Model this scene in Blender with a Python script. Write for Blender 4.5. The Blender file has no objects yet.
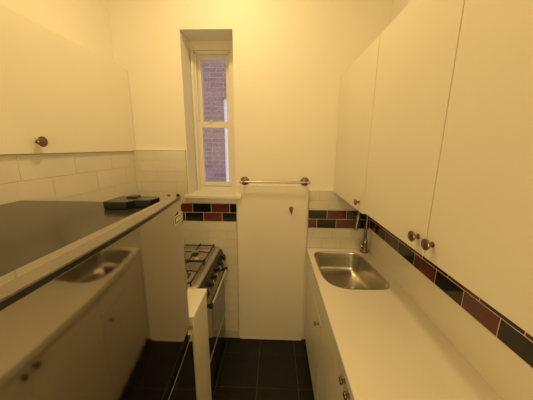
import bpy, bmesh, math, random
from mathutils import Vector, Matrix
random.seed(7)
SC = bpy.context.scene
COL = SC.collection
D2R = math.radians

# ---------------------------------------------------------------- camera
cam_d = bpy.data.cameras.new('camera'); cam = bpy.data.objects.new('camera', cam_d); COL.objects.link(cam)
cam_d.sensor_width = 36.0; cam_d.lens = 241.0 / 533.0 * 36.0; cam_d.clip_start = 0.02
cx = Vector((0.99937901, 0.03442615, 0.00751196))
cu = Vector((-0.01473499, 0.21465716, 0.9765783))
cf = Vector((-0.03200733, 0.97608255, -0.21503113))
cam.matrix_world = Matrix(((cx.x, cu.x, -cf.x, 0), (cx.y, cu.y, -cf.y, 0), (cx.z, cu.z, -cf.z, 1.74), (0, 0, 0, 1)))
SC.camera = cam

# ---------------------------------------------------------------- world, lamp, exposure
w = bpy.data.worlds.new('daylight'); SC.world = w; w.use_nodes = True
w.node_tree.nodes['Background'].inputs[0].default_value = (1.0, 0.95, 0.98, 1)
w.node_tree.nodes['Background'].inputs[1].default_value = 1.5
LX, LY, LZ = -0.33, 1.22, 3.10
ld = bpy.data.lights.new('kitchen_lamp_light', 'AREA'); ld.shape = 'DISK'; ld.size = 0.18; ld.energy = 13.5; ld.color = (1.0, 0.71, 0.31)
lamp = bpy.data.objects.new('kitchen_lamp_light', ld); COL.objects.link(lamp); lamp.location = (LX, LY, LZ)
# added fill light behind the camera, brightens the lower surfaces; no actual lamp
ld2 = bpy.data.lights.new('added_fill_light', 'POINT'); ld2.energy = 43; ld2.color = (1.0, 0.71, 0.31); ld2.shadow_soft_size = 0.35
lamp2 = bpy.data.objects.new('added_fill_light', ld2); COL.objects.link(lamp2); lamp2.location = (-0.05, -1.25, 1.75)
vs = SC.view_settings
vs.view_transform = 'Standard'; vs.look = 'None'; vs.gamma = 1.0; vs.use_curve_mapping = False; vs.exposure = -0.17

# ---------------------------------------------------------------- materials
def mat(name, col, rough=0.5, metal=0.0, noise=0.0, nscale=8.0, bump=0.0, bscale=40.0, spec=0.5, coat=0.0, stretch=None):
    m = bpy.data.materials.new(name); m.use_nodes = True
    nt = m.node_tree; b = nt.nodes['Principled BSDF']
    b.inputs['Base Color'].default_value = (*col, 1); b.inputs['Roughness'].default_value = rough
    b.inputs['Metallic'].default_value = metal; b.inputs['Specular IOR Level'].default_value = spec
    b.inputs['Coat Weight'].default_value = coat
    tc = nt.nodes.new('ShaderNodeTexCoord'); mp = nt.nodes.new('ShaderNodeMapping')
    nt.links.new(tc.outputs['Object'], mp.inputs['Vector'])
    if stretch: mp.inputs['Scale'].default_value = stretch
    if noise > 0:
        n = nt.nodes.new('ShaderNodeTexNoise'); n.inputs['Scale'].default_value = nscale; n.inputs['Detail'].default_value = 5
        r = nt.nodes.new('ShaderNodeValToRGB')
        r.color_ramp.elements[0].position = 0.3; r.color_ramp.elements[1].position = 0.7
        r.color_ramp.elements[0].color = (*[max(0, c * (1 - noise)) for c in col], 1)
        r.color_ramp.elements[1].color = (*[min(1, c * (1 + noise)) for c in col], 1)
        nt.links.new(mp.outputs[0], n.inputs['Vector']); nt.links.new(n.outputs[0], r.inputs[0]); nt.links.new(r.outputs[0], b.inputs['Base Color'])
    if bump > 0:
        n2 = nt.nodes.new('ShaderNodeTexNoise'); n2.inputs['Scale'].default_value = bscale; n2.inputs['Detail'].default_value = 4
        bp = nt.nodes.new('ShaderNodeBump'); bp.inputs['Strength'].default_value = bump; bp.inputs['Distance'].default_value = 0.01
        nt.links.new(mp.outputs[0], n2.inputs['Vector']); nt.links.new(n2.outputs[0], bp.inputs['Height']); nt.links.new(bp.outputs[0], b.inputs['Normal'])
    return m

M_wall = mat('painted_plaster', (0.86, 0.82, 0.72), 0.55, noise=0.015, nscale=2.5, bump=0.05, bscale=30)
M_panel = mat('painted_board', (0.84, 0.79, 0.68), 0.42, noise=0.02, nscale=3, bump=0.05, bscale=12)
M_ceil = mat('ceiling_paint', (0.86, 0.83, 0.75), 0.7, noise=0.01)
M_cab = mat('cabinet_laminate', (0.84, 0.79, 0.67), 0.38, noise=0.015, nscale=3, bump=0.01, bscale=8)
M_cabbody = mat('cabinet_carcass', (0.80, 0.75, 0.63), 0.5, noise=0.02)
M_counter = mat('white_laminate_worktop', (0.88, 0.83, 0.71), 0.24, noise=0.02, nscale=5, bump=0.01, bscale=6)
M_tile = mat('white_glazed_tile', (0.71, 0.67, 0.575), 0.16, noise=0.03, nscale=7, bump=0.03, bscale=9)
M_grout = mat('pale_grout', (0.52, 0.48, 0.40), 0.8, noise=0.06, nscale=30)
M_grout2 = mat('pale_grout_fine', (0.60, 0.56, 0.47), 0.7, noise=0.05, nscale=30)
M_red = mat('oxblood_tile', (0.115, 0.028, 0.032), 0.13, noise=0.12, nscale=14)
M_black = mat('black_green_tile', (0.008, 0.010, 0.010), 0.10, noise=0.15, nscale=14)
M_bgrout = mat('cream_grout', (0.72, 0.60, 0.48), 0.8, noise=0.05, nscale=30)
M_floor = mat('black_floor_tile', (0.009, 0.008, 0.0075), 0.42, noise=0.3, nscale=14, bump=0.06, bscale=25, spec=0.3)
M_fgrout = mat('floor_grout', (0.11, 0.09, 0.075), 0.8, noise=0.1)
M_steel = mat('brushed_steel', (0.66, 0.62, 0.56), 0.42, 1.0, noise=0.05, nscale=20, stretch=(1, 12, 1))
M_sink = mat('satin_sink_steel', (0.62, 0.58, 0.52), 0.30, 1.0, noise=0.05, nscale=30, bump=0.03, bscale=60)
M_fridge = mat('dark_stainless_door', (0.42, 0.39, 0.35), 0.06, 1.0, noise=0.03, nscale=4, bump=0.003, bscale=2.5)
M_ftop = mat('fridge_top_enamel', (0.030, 0.026, 0.020), 0.20, 0.0, noise=0.15, nscale=7, spec=0.4)
M_fcap = mat('fridge_door_cap', (0.27, 0.245, 0.21), 0.22, 0.6, noise=0.08, nscale=12)
M_blackp = mat('black_plastic', (0.012, 0.011, 0.011), 0.28, noise=0.15, nscale=20)
M_iron = mat('black_cast_iron', (0.016, 0.014, 0.013), 0.5, noise=0.2, nscale=40, bump=0.1, bscale=90)
M_glass_dk = mat('dark_oven_glass', (0.02, 0.018, 0.016), 0.06, noise=0.05, coat=0.5)
M_chrome = mat('chrome', (0.75, 0.70, 0.64), 0.12, 1.0, noise=0.02)
M_nickel = mat('aged_nickel', (0.26, 0.215, 0.17), 0.26, 1.0, noise=0.10, nscale=30)
M_bar = mat('satin_bar_metal', (0.55, 0.48, 0.41), 0.36, 1.0, noise=0.05, nscale=30)
M_bronze = mat('brown_knob_metal', (0.24, 0.15, 0.10), 0.30, 0.9, noise=0.15, nscale=40)
M_trim = mat('window_paint', (0.80, 0.76, 0.66), 0.40, noise=0.02, nscale=6, bump=0.02)
M_dark = mat('dark_gap', (0.01, 0.009, 0.008), 0.8, noise=0.1)
M_pane = bpy.data.materials.new('window_glass'); M_pane.use_nodes = True
_n = M_pane.node_tree; _b = _n.nodes['Principled BSDF']
_b.inputs['Base Color'].default_value = (0.97, 0.97, 1, 1); _b.inputs['Roughness'].default_value = 0.0
_b.inputs['Transmission Weight'].default_value = 1.0; _b.inputs['IOR'].default_value = 1.45
M_white = mat('neighbor_window_white', (0.85, 0.86, 0.92), 0.4, noise=0.02)
# rough exterior brick
M_brick = bpy.data.materials.new('weathered_brick'); M_brick.use_nodes = True
nt = M_brick.node_tree; b = nt.nodes['Principled BSDF']; b.inputs['Roughness'].default_value = 0.9
tc = nt.nodes.new('ShaderNodeTexCoord'); mp = nt.nodes.new('ShaderNodeMapping'); mp.inputs['Rotation'].default_value = (D2R(90), 0, 0)
bt = nt.nodes.new('ShaderNodeTexBrick'); bt.inputs['Scale'].default_value = 1.0
bt.inputs['Brick Width'].default_value = 0.21; bt.inputs['Row Height'].default_value = 0.07; bt.inputs['Mortar Size'].default_value = 0.006
bt.inputs['Color1'].default_value = (0.30, 0.20, 0.195, 1); bt.inputs['Color2'].default_value = (0.23, 0.145, 0.145, 1); bt.inputs['Mortar'].default_value = (0.33, 0.25, 0.245, 1)
ns = nt.nodes.new('ShaderNodeTexNoise'); ns.inputs['Scale'].default_value = 34; ns.inputs['Detail'].default_value = 10; ns.inputs['Roughness'].default_value = 0.7
mx = nt.nodes.new('ShaderNodeMixRGB'); mx.blend_type = 'OVERLAY'; mx.inputs[0].default_value = 1.0
bp = nt.nodes.new('ShaderNodeBump'); bp.inputs['Strength'].default_value = 0.7; bp.inputs['Distance'].default_value = 0.02
nt.links.new(tc.outputs['Object'], mp.inputs[0]); nt.links.new(mp.outputs[0], bt.inputs['Vector']); nt.links.new(tc.outputs['Object'], ns.inputs['Vector'])
nt.links.new(bt.outputs['Color'], mx.inputs[1]); nt.links.new(ns.outputs['Fac'], mx.inputs[2]); nt.links.new(mx.outputs[0], b.inputs['Base Color'])
nt.links.new(ns.outputs['Fac'], bp.inputs['Height']); nt.links.new(bp.outputs[0], b.inputs['Normal'])

# ---------------------------------------------------------------- mesh helpers (world coordinates; obj() shifts to its parent)
def box(bm, x0, x1, y0, y1, z0, z1, bev=0.0, seg=2, mi=0):
    t = bmesh.new()
    vs_ = [t.verts.new(p) for p in ((x0, y0, z0), (x1, y0, z0), (x1, y1, z0), (x0, y1, z0), (x0, y0, z1), (x1, y0, z1), (x1, y1, z1), (x0, y1, z1))]
    for f in ((0, 3, 2, 1), (4, 5, 6, 7), (0, 1, 5, 4), (1, 2, 6, 5), (2, 3, 7, 6), (3, 0, 4, 7)): t.faces.new([vs_[i] for i in f])
    if bev > 0: bmesh.ops.bevel(t, geom=t.edges[:], offset=bev, segments=seg, profile=0.5, affect='EDGES')
    merge(bm, t, mi)
def merge(bm, t, mi=0, mtx=None):
    if mtx: bmesh.ops.transform(t, matrix=mtx, verts=t.verts[:])
    mp_ = {v: bm.verts.new(v.co) for v in t.verts}
    for f in t.faces:
        try:
            g = bm.faces.new([mp_[v] for v in f.verts]); g.material_index = mi if mi is not None else f.material_index
        except ValueError: pass
    t.free()
def frame_mtx(p, d):
    d = Vector(d).normalized(); q = d.to_track_quat('Z', 'Y'); return Matrix.Translation(p) @ q.to_matrix().to_4x4()
def lathe(bm, p, d, prof, seg=24, mi=0):
    """profile [(r, h), ...] turned about direction d from point p"""
    t = bmesh.new(); rings = []
    for r, h in prof:
        if r < 1e-5: rings.append([t.verts.new((0, 0, h))])
        else: rings.append([t.verts.new((r * math.cos(2 * math.pi * k / seg), r * math.sin(2 * math.pi * k / seg), h)) for k in range(seg)])
    for a, c in zip(rings, rings[1:]):
        for k in range(seg):
            k2 = (k + 1) % seg
            if len(a) == 1 and len(c) == 1: continue
            if len(a) == 1: t.faces.new((a[0], c[k], c[k2]))
            elif len(c) == 1: t.faces.new((a[k], c[0], a[k2]))
            else: t.faces.new((a[k], c[k], c[k2], a[k2]))
    for ring in (rings[0], rings[-1]):
        if len(ring) > 1: t.faces.new(ring)
    bmesh.ops.recalc_face_normals(t, faces=t.faces[:])
    merge(bm, t, mi, frame_mtx(p, d))
def tube(bm, pts, r, seg=14, mi=0, cap=True):
    pts = [Vector(p) for p in pts]; rs = r if isinstance(r, (list, tuple)) else [r] * len(pts)
    t = bmesh.new(); rings = []; ref = None
    for i, p in enumerate(pts):
        d = (pts[min(i + 1, len(pts) - 1)] - pts[max(i - 1, 0)]).normalized()
        if ref is None: ref = d.orthogonal().normalized()
        u = (ref - d * ref.dot(d)).normalized(); ref = u; v = d.cross(u)
        rings.append([t.verts.new(p + (u * math.cos(2 * math.pi * k / seg) + v * math.sin(2 * math.pi * k / seg)) * rs[i]) for k in range(seg)])
    for a, c in zip(rings, rings[1:]):
        for k in range(seg): t.faces.new((a[k], a[(k + 1) % seg], c[(k + 1) % seg], c[k]))
    if cap: t.faces.new(rings[0]); t.faces.new(rings[-1])
    bmesh.ops.recalc_face_normals(t, faces=t.faces[:]); merge(bm, t, mi)
def prism(bm, poly, axis, a0, a1, bev=0.0, mi=0):
    """extrude a polygon (2-D, in the two other axes) along axis 'x','y' or 'z'"""
    t = bmesh.new()
    def P(u, v, a): return {'x': (a, u, v), 'y': (u, a, v), 'z': (u, v, a)}[axis]
    A = [t.verts.new(P(u, v, a0)) for u, v in poly]; B = [t.verts.new(P(u, v, a1)) for u, v in poly]
    t.faces.new(A); t.faces.new(B)
    for k in range(len(poly)): k2 = (k + 1) % len(poly); t.faces.new((A[k], A[k2], B[k2], B[k]))
    bmesh.ops.recalc_face_normals(t, faces=t.faces[:])
    if bev > 0: bmesh.ops.bevel(t, geom=t.edges[:], offset=bev, segments=2, profile=0.5, affect='EDGES')
    merge(bm, t, mi)
def root_of(o):
    while o.parent: o = o.parent
    return o
def obj(name, bm, m, parent=None, smooth=True, loc=None):
    me = bpy.data.meshes.new(name)
    off = Vector(loc) if loc else (root_of(parent)['_o'] if parent and '_o' in root_of(parent) else (0, 0, 0))
    off = Vector(off)
    if off.length: bmesh.ops.translate(bm, vec=-off, verts=bm.verts[:])
    bmesh.ops.recalc_face_normals(bm, faces=bm.faces[:])
    bm.to_mesh(me); bm.free()
    for mm in (m if isinstance(m, (list, tuple)) else [m]): me.materials.append(mm)
    if smooth:
        for p in me.polygons: p.use_smooth = True
        me.set_sharp_from_angle(angle=D2R(35))
    o = bpy.data.objects.new(name, me); COL.objects.link(o)
    if smooth: wn = o.modifiers.new('weighted_normal', 'WEIGHTED_NORMAL'); wn.keep_sharp = True; wn.weight = 90
    if loc: o.location = off
    if parent: o.parent = parent
    return o
def thing(name, label, cat, loc, group=None, rotz=0.0):
    o = bpy.data.objects.new(name, None); COL.objects.link(o); o.empty_display_size = 0.1
    o.location = loc; o.rotation_euler = (0, 0, rotz); o['_o'] = tuple(loc); o['label'] = label; o['category'] = cat
    if group: o['group'] = group
    return o
def tag(o, label, cat, group=None):
    o['label'] = label; o['category'] = cat
    if group: o['group'] = group
    return o
def struct(name, bm, m, parent=None, smooth=False):
    o = obj(name, bm, m, parent, smooth)
    if not parent: o['kind'] = 'structure'
    return o
B = bmesh.new

# tile field in a plane: u,v rectangle; running bond; place(u0,u1,v0,v1) builds one tile
def tiles(axis, plane, u0, u1, v0, v1, tw, th, gap=0.0022, out=-1, thick=0.008, stagger=0.5, from_top=True, phase=0.0, tilt=0.0011, color=None, keep=None):
    bm = B(); row = 0
    v = v1 if from_top else v0
    while (v > v0 + 0.004) if from_top else (v < v1 - 0.004):
        a, c = (max(v - th, v0), v) if from_top else (v, min(v + th, v1))
        u = u0 - tw + ((row * stagger + phase) % 1.0) * tw; k = 0
        while u < u1:
            s, e = max(u, u0), min(u + tw, u1)
            if e - s > 0.008 and (keep is None or keep(s, e, a, c)):
                t = bmesh.new(); g = gap / 2
                d0, d1 = plane, plane + out * thick
                j = [random.uniform(-tilt, tilt) for _ in range(4)]
                cs = [(s + g, a + g), (e - g, a + g), (e - g, c - g), (s + g, c - g)]
                P = (lambda uu, vv, dd: (uu, dd, vv)) if axis == 'y' else (lambda uu, vv, dd: (dd, uu, vv))
                lo = [t.verts.new(P(uu, vv, d0)) for uu, vv in cs]; hi = [t.verts.new(P(uu, vv, d1 + jj * 0.6)) for (uu, vv), jj in zip(cs, j)]
                t.faces.new(hi); es = []
                for q in range(4): t.faces.new((lo[q], lo[(q + 1) % 4], hi[(q + 1) % 4], hi[q]))
                bmesh.ops.recalc_face_normals(t, faces=t.faces[:])
                top = [ed for ed in t.edges if ed.verts[0] in hi and ed.verts[1] in hi]
                bmesh.ops.bevel(t, geom=top, offset=0.0016, segments=2, profile=0.5, affect='EDGES')
                merge(bm, t, color(row, k) if color else 0)
            u += tw; k += 1
        v = a if from_top else c; row += 1
    return bm

# ---------------------------------------------------------------- the room
XL, XR, YF, YB, ZC = -1.195, 0.79, 1.92, -1.6, 3.22
bm = B(); box(bm, XL - 0.2, XR + 0.2, YB - 0.2, YF + 0.25, -0.06, -0.004); fl = struct('floor', bm, M_fgrout)
bm = B(); T = 0.305; gx = -0.108; gy = 1.745
ix = -4
while gx + ix * T < XR:
    iy = -12
    while gy + iy * T < YF:
        a, c = max(gx + ix * T, XL), min(gx + (ix + 1) * T, XR); e, f_ = max(gy + iy * T, YB), min(gy + (iy + 1) * T, YF)
        if c - a > 0.01 and f_ - e > 0.01: box(bm, a + .002, c - .002, e + .002, f_ - .002, -0.0045, 0.0, 0.0012, 1)
        iy += 1
    ix += 1
obj('floor_tiles', bm, M_floor, fl)
bm = B(); box(bm, XL - 0.2, XR + 0.2, YB - 0.2, YF + 0.25, ZC, ZC + 0.1); struct('ceiling', bm, M_ceil)

# far wall with the window opening
WX0, WX1, WZ0, WZ1 = -0.695, -0.314, 1.345, 2.555
bm = B()
box(bm, XL - 0.2, WX0, YF, YF + 0.25, 0, ZC); box(bm, WX1, XR + 0.2, YF, YF + 0.25, 0, ZC)
box(bm, WX0, WX1, YF, YF + 0.25, WZ1, ZC); box(bm, WX0, WX1, YF, YF + 0.25, 0, WZ0)
wf = struct('wall_far', bm, M_wall)
# left wall: upper part set back, lower part furred out and tiled
bm = B(); box(bm, XL - 0.2, XL, YB - 0.2, YF, 0, ZC); wl = struct('wall_left', bm, M_wall)
bm = B(); box(bm, XR, XR + 0.2, YB - 0.2, YF, 0, ZC); wr = struct('wall_right', bm, M_wall)
bm = B(); box(bm, XL, XR, YB - 0.2, YB, 0, ZC); struct('wall_back', bm, M_wall)
XF = -1.126            # furred-out left wall face
bm = B(); box(bm, XL, XF + 0.0055, 0.0, YF, 0, 1.699); obj('tile_backing', bm, M_grout2, wl, False)
obj('white_tiles', tiles('x', XF, 0.0, YF - 0.009, 0.02, 1.7005, 0.305, 0.118, out=1, gap=0.0018, thick=0.007, phase=0.35), M_tile, wl)
# far wall tiles, left of the painted board
ym = YF - 0.0
bm = B(); box(bm, XF, -0.308, YF - 0.0108, YF, 0.0, 1.126); box(bm, XF, -0.704, YF - 0.0108, YF, 1.286, 1.704)
obj('tile_backing', bm, M_grout, wf, False)
def keepL(s, e, a, c): return True
obj('white_tiles', tiles('y', YF - 0.004, XF + 0.006, -0.704, 1.284, 1.708, 0.29, 0.0835, thick=0.008, phase=0.62, gap=0.0018), M_tile, wf)
obj('white_tiles', tiles('y', YF - 0.004, XF + 0.006, -0.308, 0.075, 1.1275, 0.155, 0.0775, thick=0.008, phase=0.2), M_tile, wf)
def band(axis, plane, zb, rows, out, name, wall):
    """rows: list (bottom first) of [(u0, u1, material index), ...]"""
    bm = B()
    for i, row in enumerate(rows):
        a, c = zb + i * 0.0765, zb + (i + 1) * 0.0765
        for s, e, mi in row:
            g = 0.0018
            if axis == 'y': box(bm, s + g, e - g, *sorted((plane, plane + out * 0.010)), a + g, c - g, 0.0012, 1, mi)
            else: box(bm, *sorted((plane, plane + out * 0.010)), s + g, e - g, a + g, c - g, 0.0012, 1, mi)
    u0 = min(r[0][0] for r in rows); u1 = max(r[-1][1] for r in rows)
    if axis == 'y': box(bm, u0, u1, *sorted((plane, plane + out * 0.0088)), zb - 0.0015, zb + 0.1545, 0, 1, 2)
    else: box(bm, *sorted((plane, plane + out * 0.0088)), u0, u1, zb - 0.0015, zb + 0.1545, 0, 1, 2)
    obj(name, bm, [M_red, M_black, M_bgrout], wall)
def alt(u0, u1, first, c0, w=0.155):
    """alternating tiles cut at both ends; first joint at 'first', tile before it has colour c0"""
    out = []; s = u0; e = first; c = c0
    while s < u1 - 1e-4:
        out.append((s, min(e, u1), c)); s = e; e += w; c = 1 - c
    return out
ZS = 1.130
band('y', YF - 0.002, ZS, [alt(XF + 0.008, -0.308, -1.044, 0, 0.1535), alt(XF + 0.008, -0.308, -0.982, 0, 0.1545)], -1, 'red_and_black_tile_band', wf)
# far wall right of the board
ZR = 1.089
bm = B(); box(bm, 0.280, XR, YF - 0.0108, YF, 0.90, ZR - 0.003); box(bm, 0.280, XR, YF - 0.0108, YF, ZR + 0.156, 1.398); obj('tile_backing', bm, M_grout, wf, False)
obj('white_tiles', tiles('y', YF - 0.004, 0.280, XR - 0.004, 0.912, ZR - 0.002, 0.155, 0.0865, phase=0.3), M_tile, wf)
obj('white_tiles', tiles('y', YF - 0.004, 0.280, XR - 0.004, ZR + 0.156, 1.402, 0.155, 0.0805, phase=0.55), M_tile, wf)
band('y', YF - 0.002, ZR, [alt(0.280, XR - 0.010, 0.352, 0, 0.157), alt(0.280, XR - 0.010, 0.432, 1, 0.157)], -1, 'red_and_black_tile_band', wf)
# right wall: plain splash, band, tiles above
bm = B(); box(bm, XR - 0.007, XR, -0.6, YF - 0.012, 0.905, ZR + 0.008, 0.001, 1); obj('splash_panel', bm, M_counter, wr)
def seamrow(js, c0):
    out = []; c = c0
    for a, b_ in zip(js[1:], js[:-1]): out.append((a, b_, c)); c = 1 - c
    return out[::-1]
rb = [1.908, 1.790, 1.620, 1.440, 1.262, 1.080, 0.908, 0.745, 0.575, 0.40, 0.225, 0.05, -0.125, -0.3, -0.475]
rt = [1.908, 1.72, 1.55, 1.375, 1.195, 1.005, 0.835, 0.665, 0.488, 0.31, 0.135, -0.04, -0.215, -0.39, -0.475]
band('x', XR - 0.001, ZR + 0.009, [seamrow(rb, 0), seamrow(rt, 1)], -1, 'red_and_black_tile_band', wr)
obj('white_tiles', tiles('x', XR - 0.001, -0.6, YF - 0.012, ZR + 0.165, 1.395, 0.155, 0.0805, thick=0.007, out=-1, phase=0.1), M_tile, wr)

# flush painted board between the tile fields
bm = B(); box(bm, -0.300, 0.272, YF - 0.017, YF, 0.0, 1.440, 0.003)
o = obj('trim_1', bm, M_panel); o['kind'] = 'structure'
bm = B(); box(bm, -0.295, 0.266, YF - 0.021, YF - 0.017, 0.0, 0.018, 0.003)
obj('caulk_strip', bm, M_panel, o)
# slim capping strips on tile field edges
bm = B(); box(bm, XF, -0.700, YF - 0.015, YF, 1.706, 1.716, 0.002); box(bm, 0.276, XR, YF - 0.013, YF, 1.400, 1.410, 0.002)
o = obj('trim_2', bm, M_wall); o['kind'] = 'structure'

# ---------------------------------------------------------------- window
win = bpy.data.objects.new('window_1', None); COL.objects.link(win); win['kind'] = 'structure'
YW = 2.135
bm = B()   # fixed lining: head, jamb casings, bottom rail
box(bm, WX0, WX1, YW - 0.02, YF + 0.25, 2.492, WZ1)
box(bm, WX0, -0.664, YW - 0.012, YF + 0.25, WZ0, 2.50, 0.003); box(bm, -0.375, WX1, YW - 0.012, YF + 0.25, WZ0, 2.50, 0.003)
box(bm, -0.688, -0.670, YW - 0.024, YW - 0.010, WZ0, 2.49, 0.004)
box(bm, WX0, WX1, YW - 0.008, YF + 0.25, WZ0, 1.390, 0.003)
obj('window_frame', bm, M_trim, win)
bm = B()   # thin stop beads
box(bm, -0.664, -0.652, YW - 0.004, YW + 0.02, 1.39, 2.485, 0.002); box(bm, -0.387, -0.375, YW - 0.004, YW + 0.02, 1.39, 2.485, 0.002)
box(bm, -0.664, -0.375, YW - 0.004, YW + 0.02, 2.470, 2.492, 0.002)
obj('stop_bead', bm, M_trim, win)
def sash(name, y, x0, x1, z0, z1, st, top, bot):
    bm = B()
    box(bm, x0, x0 + st, y, y + 0.03, z0, z1, 0.003); box(bm, x1 - st, x1, y, y + 0.03, z0, z1, 0.003)
    box(bm, x0 + st, x1 - st, y, y + 0.03, z1 - top, z1, 0.003); box(bm, x0 + st, x1 - st, y, y + 0.03, z0, z0 + bot, 0.003)
    s = obj(name, bm, M_trim, win)
    bm = B(); box(bm, x0 + st - 0.003, x1 - st + 0.003, y + 0.013, y + 0.017, z0 + bot - 0.003, z1 - top + 0.003)
    obj('glass_pane', bm, M_pane, s, False)
    return s
lo = sash('lower_sash', YW + 0.003, -0.660, -0.376, 1.392, 1.945, 0.034, 0.048, 0.036)
up = sash('upper_sash', YW + 0.036, -0.660, -0.382, 1.905, 2.475, 0.036, 0.036, 0.046)
bm = B(); box(bm, -0.560, -0.530, YW - 0.010, YW + 0.006, 1.945, 1.957, 0.003); box(bm, -0.548, -0.512, YW - 0.004, YW + 0.02, 1.957, 1.963, 0.002)
obj('sash_lock', bm, M_chrome, lo)
bm = B(); box(bm, -0.640, -0.395, YW - 0.006, YW + 0.003, 1.394, 1.404, 0.002); obj('sash_lip', bm, M_trim, lo)
bm = B()
box(bm, -0.722, -0.262, YF - 0.045, YF + 0.0, 1.330, 1.358, 0.005); box(bm, WX0, WX1, YF - 0.01, YW + 0.02, 1.330, 1.358, 0.002)
obj('window_sill', bm, M_trim, win)
bm = B(); box(bm, -0.705, -0.300, YF - 0.020, YF, 1.292, 1.330, 0.003); obj('sill_apron', bm, M_trim, win)

# neighbouring building across the light well
nb = thing('brick_building', 'weathered purple-red brick building seen outside through the window', 'building', (-0.6, 4.0, -1.0))
bm = B(); box(bm, -4.0, -0.825, 4.0, 4.3, -1, 7); box(bm, -0.33, 3.0, 4.0, 4.3, -1, 7); box(bm, -0.825, -0.33, 4.0, 4.3, 2.48, 7); box(bm, -0.825, -0.33, 4.0, 4.3, -1, 0.9)
obj('brick_wall', bm, M_brick, nb, False)
bm = B(); box(bm, -0.825, -0.775, 4.03, 4.10, 0.9, 2.48, 0.004); box(bm, -0.38, -0.33, 4.03, 4.10, 0.9, 2.48, 0.004); box(bm, -0.775, -0.38, 4.03, 4.10, 2.42, 2.48, 0.004)
box(bm, -0.775, -0.38, 4.03, 4.10, 0.9, 0.97, 0.004); box(bm, -0.775, -0.38, 4.03, 4.10, 1.66, 1.71, 0.004)
nw = obj('window', bm, M_white, nb)
bm = B(); box(bm, -0.775, -0.38, 4.08, 4.085, 0.97, 2.42); obj('window_blind', bm, M_white, nw)

# ---------------------------------------------------------------- hardware helpers
def knob_bm(p, d, r=0.018, L=0.026):
    bm = B()
    lathe(bm, p, d, [(0.009, 0), (0.009, 0.002), (0.0055, 0.004), (0.0050, L - 0.014), (r * 0.62, L - 0.011), (r * 0.95, L - 0.007), (r, L - 0.004), (r * 0.93, L - 0.0012), (r * 0.80, L - 0.0005), (r * 0.74, L - 0.0014), (r * 0.45, L), (0, L + 0.0012)], 28)
    return bm
def door(parent, p, name='door', m=None, bev=0.003):
    bm = B(); box(bm, *p, bev); return obj(name, bm, m or M_cab, parent)

# ---------------------------------------------------------------- wall cabinets, right
CF = 0.473; CT = 0.018
def wall_cab_right(y0, y1, label, zb):
    t = thing('wall_cabinet', label, 'cabinet', ((CF + XR) / 2, (y0 + y1) / 2, zb), 'white wall cabinets on the right wall')
    bm = B(); x0, x1, z0, z1, k = CF + CT + 0.001, XR - 0.010, zb + 0.003, 2.246, 0.016
    box(bm, x0, x1, y0, y0 + k, z0, z1); box(bm, x0, x1, y1 - k, y1, z0, z1); box(bm, x0, x1, y0 + k, y1 - k, z0, z0 + k)
    box(bm, x0, x1, y0 + k, y1 - k, z1 - k, z1); box(bm, x1 - 0.006, x1, y0 + k, y1 - k, z0 + k, z1 - k); box(bm, x0 + 0.02, x1 - 0.01, y0 + k, y1 - k, 1.80, 1.816)
    obj('body', bm, M_cabbody, t, False)
    return t
cA = wall_cab_right(1.259, 1.916, 'white single-door wall cabinet at the far end of the right wall, over the sink', 1.393)
dA = door(cA, (CF, CF + CT, 1.2595, 1.917, 1.393, 2.248))
obj('knob', knob_bm((CF, 1.325, 1.444), (-1, 0, 0)), M_bronze, dA)
cB = wall_cab_right(0.187, 1.257, 'white two-door wall cabinet on the right wall, nearest the camera, with paired brown knobs', 1.405)
dB = door(cB, (CF, CF + CT, 0.7235, 1.2560, 1.405, 2.248)); obj('knob', knob_bm((CF, 0.762, 1.458), (-1, 0, 0)), M_bronze, dB)
dC = door(cB, (CF, CF + CT, 0.1870, 0.7195, 1.405, 2.248)); obj('knob', knob_bm((CF, 0.688, 1.460), (-1, 0, 0)), M_bronze, dC)
cA['group'] = cB['group'] = 'white wall cabinets on the right wall'

# ---------------------------------------------------------------- wall cabinet, left
t = thing('wall_cabinet', 'white shallow wall cabinet above the refrigerator on the left wall', 'cabinet', (-1.15, 1.2, 1.700))
bm = B(); box(bm, XL + 0.001, -1.121, 0.02, 1.916, 1.7035, 2.288, 0.0015); obj('body', bm, M_cabbody, t)
d = door(t, (-1.120, -1.103, 0.905, 1.917, 1.701, 2.291)); obj('knob', knob_bm((-1.103, 1.112, 1.756), (1, 0, 0), 0.0245, 0.032), M_bronze, d)
door(t, (-1.120, -1.103, 0.02, 0.901, 1.701, 2.291))

# ---------------------------------------------------------------- worktop with sink cut-out
sk = [(0.3165, 1.740), (0.3200, 1.790), (0.336, 1.822), (0.365, 1.840), (0.410, 1.846), (0.52, 1.846), (0.620, 1.840), (0.668, 1.818), (0.692, 1.775), (0.702, 1.709), (0.712, 1.572), (0.722, 1.430),
      (0.722, 1.375), (0.706, 1.338), (0.668, 1.318), (0.600, 1.314), (0.522, 1.312), (0.450, 1.314), (0.405, 1.326), (0.366, 1.356), (0.340, 1.400), (0.326, 1.460), (0.320, 1.540), (0.317, 1.640)]
def smooth_loop(pts, n=3):
    out = []; N = len(pts)
    for i in range(N):
        p0, p1, p2, p3 = [Vector(pts[(i + k) % N]) for k in (-1, 0, 1, 2)]
        for j in range(n):
            s = j / n
            out.append(0.5 * ((2 * p1) + (p2 - p0) * s + (2 * p0 - 5 * p1 + 4 * p2 - p3) * s * s + (3 * p1 - p0 - 3 * p2 + p3) * s ** 3))
    return out
SK = smooth_loop(sk)
cen = Vector((0.52, 1.58))
def inset(pts, d):
    out = []; N = len(pts)
    for i in range(N):
        tg = (pts[(i + 1) % N] - pts[i - 1]).normalized(); n = Vector((tg.y, -tg.x))
        if n.dot(cen - pts[i]) < 0: n = -n
        out.append(pts[i] + n * d)
    return out
CY0, CY1, CX0, CX1 = -0.5, YF - 0.0125, 0.284, XR - 0.008
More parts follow.
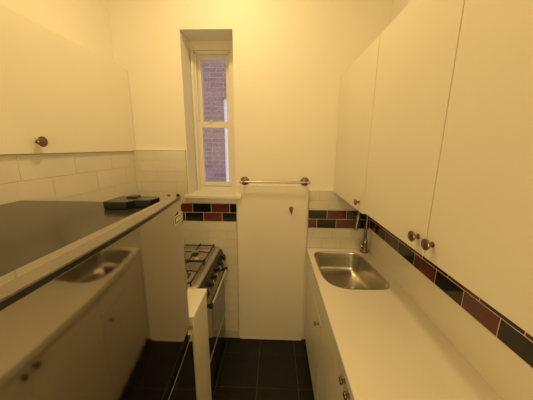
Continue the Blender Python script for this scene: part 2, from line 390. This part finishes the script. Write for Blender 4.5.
ct = thing('countertop', 'long pale cream laminate worktop along the right wall with the sink let in', 'countertop', (0.53, 0.7, 0.872))
bm = B(); hole = inset(SK, -0.001)
for z in (0.910, 0.874):
    outer = [bm.verts.new((x, y, z)) for x, y in ((CX0, CY0), (CX1, CY0), (CX1, CY1), (CX0, CY1))]
    inner = [bm.verts.new((p.x, p.y, z)) for p in hole]
    es = [bm.edges.new((L[i], L[(i + 1) % len(L)])) for L in (outer, inner) for i in range(len(L))]
    bmesh.ops.triangle_fill(bm, use_beauty=True, use_dissolve=False, edges=es)
    if z == 0.910: o1, i1 = outer, inner
for L1, L2 in ((o1, outer), (i1, inner)):
    for i in range(len(L1)): j = (i + 1) % len(L1); bm.faces.new((L1[i], L1[j], L2[j], L2[i]))
obj('worktop', bm, M_counter, ct, smooth=False)
bm = B(); box(bm, CX0 - 0.0035, CX0, CY0, CY1, 0.874, 0.9097, 0.0015); obj('edge_strip', bm, M_counter, ct)

# sink
sn = thing('kitchen_sink', 'rounded stainless steel sink bowl let into the pale worktop below the faucet', 'sink', (0.52, 1.58, 0.74))
bm = B(); prof = [(0.0, 0.9108), (0.001, 0.9122), (0.004, 0.9126), (0.009, 0.9116), (0.011, 0.908), (0.013, 0.900), (0.018, 0.86), (0.025, 0.80), (0.034, 0.772), (0.052, 0.758), (0.08, 0.753)]
rings = []
for dd, z in prof: rings.append([bm.verts.new((p.x, p.y, z)) for p in inset(SK, dd)])
dr = Vector((0.56, 1.56))
for s, z in ((0.6, 0.750), (0.25, 0.748)):
    base = inset(SK, 0.08); rings.append([bm.verts.new((dr.x + (p.x - dr.x) * s, dr.y + (p.y - dr.y) * s, z)) for p in base])
for a, c in zip(rings, rings[1:]):
    for k in range(len(a)): k2 = (k + 1) % len(a); bm.faces.new((a[k], a[k2], c[k2], c[k]))
bm.faces.new(rings[-1])
# underside skin so the bowl has thickness
und = [[bm.verts.new((p.x, p.y, z)) for p in inset(SK, dd)] for dd, z in ((0.0, 0.9100), (0.003, 0.9085), (0.010, 0.86), (0.018, 0.795), (0.045, 0.752), (0.09, 0.744))]
for k in range(len(SK)):
    k2 = (k + 1) % len(SK); bm.faces.new((rings[0][k], und[0][k], und[0][k2], rings[0][k2]))
for a, c in zip(und, und[1:]):
    for k in range(len(a)): k2 = (k + 1) % len(a); bm.faces.new((a[k], c[k], c[k2], a[k2]))
bm.faces.new(und[-1])
o = obj('bowl', bm, M_sink, sn)
bm = B(); lathe(bm, (dr.x, dr.y, 0.7485), (0, 0, 1), [(0.044, 0), (0.044, 0.002), (0.040, 0.0035), (0.034, 0.003), (0.031, 0.0006), (0.012, 0.0004), (0.010, 0.004), (0, 0.005)], 32)
for k in range(8):
    a = k * math.pi / 4; lathe(bm, (dr.x + 0.022 * math.cos(a), dr.y + 0.022 * math.sin(a), 0.7485), (0, 0, 1), [(0.0035, 0.0005), (0.003, 0.0018), (0, 0.002)], 8)
obj('drain', bm, M_chrome, sn)

# faucet
fa = thing('kitchen_faucet', 'brushed nickel gooseneck faucet at the far corner behind the sink', 'faucet', (0.738, 1.858, 0.910))
fx, fy = 0.738, 1.858
bm = B(); lathe(bm, (fx, fy, 0.9104), (0, 0, 1), [(0.030, 0), (0.030, 0.006), (0.025, 0.010), (0.0225, 0.016), (0.0215, 0.075), (0.019, 0.088), (0.0135, 0.098), (0.013, 0.110)], 28)
obj('base', bm, M_nickel, fa)
bm = B(); pts = [(fx, fy, 1.00), (fx, fy, 1.10), (fx, fy, 1.30)]
dx, dy = -0.103, -0.100; ct2 = [(math.pi * k / 12) for k in range(1, 12)]
for a in ct2: pts.append((fx + dx * (1 - math.cos(a)) / 2, fy + dy * (1 - math.cos(a)) / 2, 1.30 + 0.078 * math.sin(a)))
pts += [(fx + dx, fy + dy, 1.29), (fx + dx - .003, fy + dy - .003, 1.24)]
tube(bm, pts, 0.0125, 18); obj('spout', bm, M_nickel, fa)
bm = B(); lathe(bm, (fx + dx - .003, fy + dy - .003, 1.245), (-0.16, -0.08, -1), [(0.0115, 0), (0.0150, 0.008), (0.0165, 0.030), (0.0165, 0.105), (0.0145, 0.112), (0.010, 0.113), (0.0, 0.110)], 24)
obj('spray_head', bm, M_nickel, fa)
bm = B(); lathe(bm, (fx - 0.015, fy - 0.010, 0.962), (-0.85, -0.35, 0.18), [(0.016, 0), (0.016, 0.014), (0.012, 0.020), (0, 0.022)], 20)
tube(bm, [(fx - 0.030, fy - 0.016, 0.966), (fx - 0.040, fy - 0.040, 0.978), (fx - 0.052, fy - 0.075, 0.992)], [0.006, 0.0055, 0.0065], 12)
obj('lever_handle', bm, M_nickel, fa)

# ---------------------------------------------------------------- base cabinets, right
BF = 0.292
def base_cab(y0, y1, label, zt=0.871):
    t = thing('base_cabinet', label, 'cabinet', (0.53, (y0 + y1) / 2, 0.0), 'white base cabinets under the long worktop')
    bm = B(); x0, x1, k = BF + 0.019, XR - 0.010, 0.016
    box(bm, x0, x1, y0, y0 + k, 0.10, zt); box(bm, x0, x1, y1 - k, y1, 0.10, zt); box(bm, x0, x1, y0 + k, y1 - k, 0.10, 0.116)
    box(bm, x1 - 0.006, x1, y0 + k, y1 - k, 0.116, zt - 0.02); box(bm, x0, x0 + 0.018, y0 + k, y1 - k, zt - 0.03, zt)
    obj('body', bm, M_cabbody, t, False)
    bm = B(); box(bm, BF + 0.032, BF + 0.046, y0, y1, 0.001, 0.10); obj('toe_kick', bm, M_cab, t, False)
    return t
s1 = base_cab(1.2525, 1.903, 'white base cabinet below the sink with plain top panel')
door(s1, (BF, BF + 0.018, 1.2545, 1.903, 0.706, 0.871), 'top_panel', bev=0.0015)
d = door(s1, (BF, BF + 0.018, 1.2545, 1.903, 0.075, 0.7005), bev=0.0025)
obj('knob', knob_bm((BF, 1.325, 0.655), (-1, 0, 0), 0.015, 0.028), M_bronze, d)
s2 = base_cab(0.270, 1.2495, 'white two-door base cabinet nearer the camera, knobs close under the worktop edge')
d = door(s2, (BF, BF + 0.018, 0.7615, 1.2480, 0.075, 0.871)); obj('knob', knob_bm((BF, 0.793, 0.833), (-1, 0, 0), 0.015, 0.021), M_bronze, d)
d = door(s2, (BF, BF + 0.018, 0.2720, 0.7585, 0.075, 0.871)); obj('knob', knob_bm((BF, 0.735, 0.831), (-1, 0, 0), 0.015, 0.021), M_bronze, d)

# ---------------------------------------------------------------- stove
SX0, SX1, SY0, SY1 = XF + 0.012, -0.452, 1.285, 1.898
st = thing('gas_stove', 'stainless four-burner gas range with black grates against the far tiled wall', 'stove', ((SX0 + SX1) / 2, (SY0 + SY1) / 2, 0))
bm = B(); box(bm, SX0, SX1 - 0.02, SY0 + 0.003, SY1 - 0.003, 0.05, 0.872, 0.004)
for yy in (SY0 + 0.05, SY1 - 0.05):
    for xx in (SX0 + 0.06, SX1 - 0.09): lathe(bm, (xx, yy, 0.0), (0, 0, 1), [(0.018, 0), (0.018, 0.05)], 12)
obj('body', bm, M_blackp, st)
# cooktop: pressed tray with raised rim
bm = B()
def rr(x0, x1, y0, y1, r, n=5):
    out = []
    for cx_, cy_, a0 in ((x1 - r, y1 - r, 0), (x0 + r, y1 - r, 90), (x0 + r, y0 + r, 180), (x1 - r, y0 + r, 270)):
        for k in range(n + 1): a = D2R(a0 + 90 * k / n); out.append((cx_ + r * math.cos(a), cy_ + r * math.sin(a)))
    return out
tray = [(0.0, 0.870, 0.02), (0.0, 0.898, 0.02), (0.003, 0.908, 0.02), (0.010, 0.912, 0.02), (0.038, 0.912, 0.03), (0.046, 0.907, 0.03), (0.050, 0.899, 0.03), (0.056, 0.896, 0.03)]
rings = [[bm.verts.new((x, y, z)) for x, y in rr(SX0 + dd, SX1 - dd, SY0 + min(dd, .03 + dd * .2), SY1 - min(dd, .03 + dd * .2), r)] for dd, z, r in tray]
for a, c in zip(rings, rings[1:]):
    for k in range(len(a)): k2 = (k + 1) % len(a); bm.faces.new((a[k], a[k2], c[k2], c[k]))
bm.faces.new(rings[0][::-1]); bm.faces.new(rings[-1])
obj('cooktop', bm, M_steel, st)
bxs, bys = (-0.955, -0.615), (1.440, 1.735)
for by in bys:
    for bx_ in bxs:
        big = 1.12 if (by == bys[0]) == (bx_ == bxs[1]) else 0.9
        bm = B(); lathe(bm, (bx_, by, 0.8965), (0, 0, 1), [(0.060 * big, 0), (0.058 * big, 0.003), (0.042 * big, 0.004), (0.040 * big, 0.013), (0.034 * big, 0.015), (0, 0.015)], 28)
        br = obj('burner', bm, M_chrome, st)
        bm = B(); lathe(bm, (bx_, by, 0.9115), (0, 0, 1), [(0.030 * big, 0), (0.031 * big, 0.004), (0.027 * big, 0.008), (0, 0.009)], 28)
        obj('burner_cap', bm, M_iron, br)
def bar(bm, p, q, r=0.0052): tube(bm, [p, q], r, 8)
for by in bys:
    bm = B(); x0, x1, y0, y1, zg = -1.085, -0.500, by - 0.138, by + 0.138, 0.930
    for a, c in (((x0, y0), (x1, y0)), ((x1, y0), (x1, y1)), ((x1, y1), (x0, y1)), ((x0, y1), (x0, y0)), ((-0.785, y0), (-0.785, y1))): bar(bm, (*a, zg), (*c, zg))
    for bx_ in bxs:
        for dx_, dy_ in ((1, 0), (-1, 0), (0, 1), (0, -1)):
            e = (x1 if bx_ > -0.8 else -0.785) if dx_ > 0 else ((-0.785 if bx_ > -0.8 else x0) if dx_ < 0 else bx_)
            e2 = y1 if dy_ > 0 else (y0 if dy_ < 0 else by)
            tube(bm, [(e, e2, zg), (bx_ + dx_ * 0.06, by + dy_ * 0.06, zg + 0.006), (bx_ + dx_ * 0.028, by + dy_ * 0.028, zg + 0.006)], 0.0048, 8)
    for xx in (x0, -0.785, x1):
        for yy in (y0, y1): tube(bm, [(xx, yy, 0.9 if xx != x1 else 0.905), (xx, yy, zg + 0.012)], 0.0058, 8)
    for bx_ in bxs: tube(bm, [(bx_, y1, zg), (bx_, y1, zg + 0.016)], 0.0055, 8)
    obj('grate', bm, M_iron, st)
# sloping control panel
bm = B(); prism(bm, [(SX1 - 0.030, 0.869), (SX1 + 0.000, 0.892), (SX1 + 0.012, 0.888), (-0.408, 0.800), (-0.412, 0.786), (SX1 - 0.030, 0.786)], 'y', SY0 + 0.002, SY1 - 0.002, 0.003)
pn = obj('control_panel', bm, M_blackp, st)
nrm = Vector((0.088, 0, 0.032)).normalized()
for k in range(6):
    y = SY0 + 0.06 + k * (SY1 - SY0 - 0.12) / 5
    c = Vector((-0.424, y, 0.842))
    bm = B(); lathe(bm, c, nrm, [(0.024, 0), (0.024, 0.003), (0.020, 0.005), (0.0195, 0.020), (0.017, 0.024), (0, 0.025)], 24)
    kb = obj('knob', bm, M_blackp, pn)
    bm = B(); q = c + nrm * 0.0245; box(bm, -0.004, 0.004, -0.016, 0.016, 0, 0.008, 0.002)
    bmesh.ops.transform(bm, matrix=frame_mtx(q, nrm), verts=bm.verts[:])
    obj('knob_grip', bm, M_chrome, kb).parent = pn
# oven door
bm = B(); box(bm, SX1 - 0.018, -0.425, SY0 + 0.004, SY1 - 0.004, 0.285, 0.778, 0.004); od = obj('oven_door', bm, M_glass_dk, st)
bm = B(); box(bm, -0.4255, -0.422, SY0 + 0.004, SY1 - 0.004, 0.285, 0.300, 0.001); obj('door_trim', bm, M_steel, od)
bm = B(); hx, hz = -0.384, 0.768
tube(bm, [(hx, SY0 + 0.02, hz), (hx, SY1 - 0.10, hz)], 0.0105, 16); hd = obj('oven_handle', bm, M_chrome, od)
for y in (SY0 + 0.03, SY1 - 0.12):
    bm = B()
    tube(bm, [(-0.427, y, 0.760), (-0.400, y, 0.768), (hx, y, hz)], [0.012, 0.011, 0.013], 12)
    lathe(bm, (hx, y - 0.017, hz), (0, 1, 0), [(0.0, 0), (0.0125, 0.001), (0.0135, 0.004), (0.0135, 0.030), (0.0125, 0.033), (0, 0.034)], 16)
    obj('handle_bracket', bm, M_blackp, od)
bm = B(); box(bm, SX1 - 0.018, -0.428, SY0 + 0.004, SY1 - 0.004, 0.065, 0.278, 0.004); obj('bottom_drawer', bm, M_glass_dk, st)

# ---------------------------------------------------------------- narrow cabinet and worktop between stove and fridge
nc = thing('side_cabinet', 'narrow white cabinet with plain side panel between stove and refrigerator', 'cabinet', (-0.75, 1.14, 0))
bm = B(); box(bm, XF + 0.012, -0.415, 1.035, 1.278, 0.08, 0.876, 0.001); obj('body', bm, M_cabbody, nc)
bm = B(); box(bm, -0.414, -0.398, 1.035, 1.278, 0.003, 0.876, 0.002); obj('front_panel', bm, M_cab, nc)
sc = B(); box(sc, XF + 0.012, -0.393, 1.033, 1.281, 0.8765, 0.911, 0.003)
o = obj('side_countertop', sc, M_counter, None, True, loc=(-0.75, 1.14, 0.8765)); tag(o, 'short pale worktop piece on the narrow cabinet beside the stove', 'countertop')

# ---------------------------------------------------------------- refrigerator
FY1 = 1.004; FXF = -0.396; FY0 = 0.16; FXB = -1.112
fr = thing('refrigerator', 'large dark stainless steel refrigerator with mirror-like doors at the left', 'refrigerator', (FXF, FY1, 0))
bm = B(); box(bm, FXB, FXF - 0.075, FY0 + 0.004, FY1 - 0.004, 0.03, 1.503, 0.006); obj('body', bm, M_ftop, fr)
for xx in (FXB + 0.07, FXF - 0.14):
    for yy in (FY0 + 0.07, FY1 - 0.07):
        bm = B(); lathe(bm, (xx, yy, 0.0), (0, 0, 1), [(0.022, 0), (0.022, 0.008), (0.012, 0.010), (0.012, 0.031)], 12); obj('foot', bm, M_blackp, fr)
bm = B(); box(bm, FXF - 0.076, FXF - 0.064, FY0 + 0.012, FY1 - 0.012, 0.05, 1.515, 0.002); obj('door_gasket', bm, M_dark, fr)
def fx_(y): return FXF + 0.036 * (FY1 - y) + 0.085 * ((FY1 - FY0) ** 2 / 4 - (y - (FY0 + FY1) / 2) ** 2)
def plan(back, off, yin=0.0, front=None, n=28):
    """door outline in plan: gently bowed front from FY0 to FY1 with eased corners"""
    pts = []
    for k in range(n + 1):
        y = FY0 + yin + (FY1 - FY0 - 2 * yin) * k / n; e = min(k, n - k); pts.append((fx_(y) + off - (0.005 if e == 0 else 0.0), y))
    if back is None: return pts + [(p[0] - front, p[1]) for p in reversed(pts)]
    return pts + [(back, FY1 - yin), (back, FY0 + yin)]
bm = B(); prism(bm, plan(FXF - 0.062, 0.0), 'z', 0.912, 1.524, 0.0015); ud = obj('refrigerator_door', bm, M_fridge, fr)
bm = B(); prism(bm, plan(None, -0.007, 0.002, 0.038), 'z', 1.5235, 1.534); obj('door_cap', bm, M_fcap, ud)
bm = B(); prism(bm, plan(None, -0.0005, 0.001, 0.0065), 'z', 1.5145, 1.5345); obj('door_cap_edge', bm, M_blackp, ud)
bm = B(); prism(bm, plan(FXF - 0.062, 0.010), 'z', 0.060, 0.872, 0.0015); obj('freezer_door', bm, M_fridge, fr)
bm = B(); prism(bm, plan(FXF - 0.060, -0.014, 0.003), 'z', 0.872, 0.912); obj('handle_recess', bm, M_dark, fr)
# small end caps on door top
bm = B(); lathe(bm, (FXF - 0.014, FY1 - 0.012, 1.5335), (0, 0, 1), [(0.007, 0), (0.007, 0.006), (0.004, 0.009), (0, 0.009)], 12); obj('hinge_pin', bm, M_blackp, ud)
bm = B(); lathe(bm, (FXF - 0.052, FY1 - 0.014, 1.5335), (0, 0, 1), [(0.006, 0), (0.006, 0.005), (0, 0.006)], 12); obj('hinge_pin', bm, M_blackp, ud)
bm = B(); lathe(bm, (fx_(0.3) - 0.034, 0.285, 1.5335), (0, 0, 1), [(0.010, 0), (0.009, 0.006), (0, 0.008)], 16); obj('door_plug', bm, M_blackp, ud)
# hinge cover at the far end of the top
bm = B(); prism(bm, [(-0.650, 0.868), (-0.562, 0.868), (-0.545, 0.905), (-0.486, 0.905), (-0.476, 0.965), (-0.492, 0.985), (-0.650, 0.985)], 'z', 1.5035, 1.533, 0.004)
box(bm, -0.600, -0.560, 0.935, 0.975, 1.531, 1.540, 0.003)
obj('hinge_cover', bm, M_blackp, fr)
# badge
bm = B(); by0, by1, bz0, bz1 = 0.868, 0.955, 1.440, 1.476; x = fx_(0.91) + 0.0035
box(bm, x, x + 0.003, by0, by1, bz0, bz1, 0.001)
bd = obj('badge', bm, M_chrome, fr)
bm = B(); box(bm, x + 0.0028, x + 0.0036, by0 + 0.006, by1 - 0.006, bz0 + 0.005, bz1 - 0.005, 0); obj('badge_face', bm, M_fcap, bd)
bm = B()
for k in range(5): yy = by0 + 0.016 + k * 0.0125; box(bm, x + 0.0034, x + 0.0046, yy, yy + 0.0035, bz0 + 0.011, bz1 - 0.011 + (0.003 if k == 4 else 0))
box(bm, x + 0.0034, x + 0.0046, by0 + 0.016, by1 - 0.016, bz0 + 0.0145, bz0 + 0.0165)
obj('badge_lettering', bm, M_white, bd)

# ---------------------------------------------------------------- towel bar and hook
YP = YF - 0.017
tb = thing('towel_bar', 'slim brushed metal towel bar with round rosettes on the far wall', 'towel bar', (0.0, YF, 1.473))
for i, x in enumerate((-0.238, 0.240)):
    bm = B(); lathe(bm, (x, YF, 1.473), (0, -1, 0), [(0.034, 0), (0.035, 0.004), (0.031, 0.010), (0.024, 0.012), (0.014, 0.017), (0.0095, 0.024), (0.0090, 0.050), (0.0115, 0.054), (0.0115, 0.070), (0.009, 0.073), (0, 0.074)], 32)
    obj('rosette', bm, M_nickel, tb)
bm = B(); tube(bm, [(-0.262, YF - 0.063, 1.473), (0.266, YF - 0.063, 1.473)], 0.0080, 18)
for x, s in ((-0.262, -1), (0.266, 1)): lathe(bm, (x, YF - 0.063, 1.473), (s, 0, 0), [(0.0080, 0), (0.0105, 0.002), (0.0105, 0.007), (0.006, 0.011), (0, 0.012)], 16)
obj('bar', bm, M_bar, tb)
hk = thing('wall_hook', 'small brown metal hook on the painted board below the towel bar', 'hook', (0.139, YP, 1.245))
bm = B(); lathe(bm, (0.139, YP, 1.254), (0, -1, 0), [(0.017, 0), (0.017, 0.003), (0.014, 0.006), (0, 0.007)], 20)
box(bm, 0.1265, 0.1515, YP - 0.004, YP, 1.222, 1.264, 0.0012); obj('back_plate', bm, M_bronze, hk)
bm = B(); tube(bm, [(0.139, YP - 0.002, 1.244), (0.139, YP - 0.016, 1.236), (0.139, YP - 0.026, 1.222), (0.139, YP - 0.030, 1.214), (0.139, YP - 0.037, 1.218), (0.139, YP - 0.040, 1.232)], [0.0050, 0.0045, 0.0042, 0.0042, 0.0042, 0.0058], 10)
tube(bm, [(0.139, YP - 0.002, 1.252), (0.139, YP - 0.022, 1.252), (0.139, YP - 0.030, 1.260)], [0.0045, 0.0045, 0.0062], 10)
obj('prongs', bm, M_bronze, hk)

for o in bpy.data.objects:
    if '_o' in o: del o['_o']
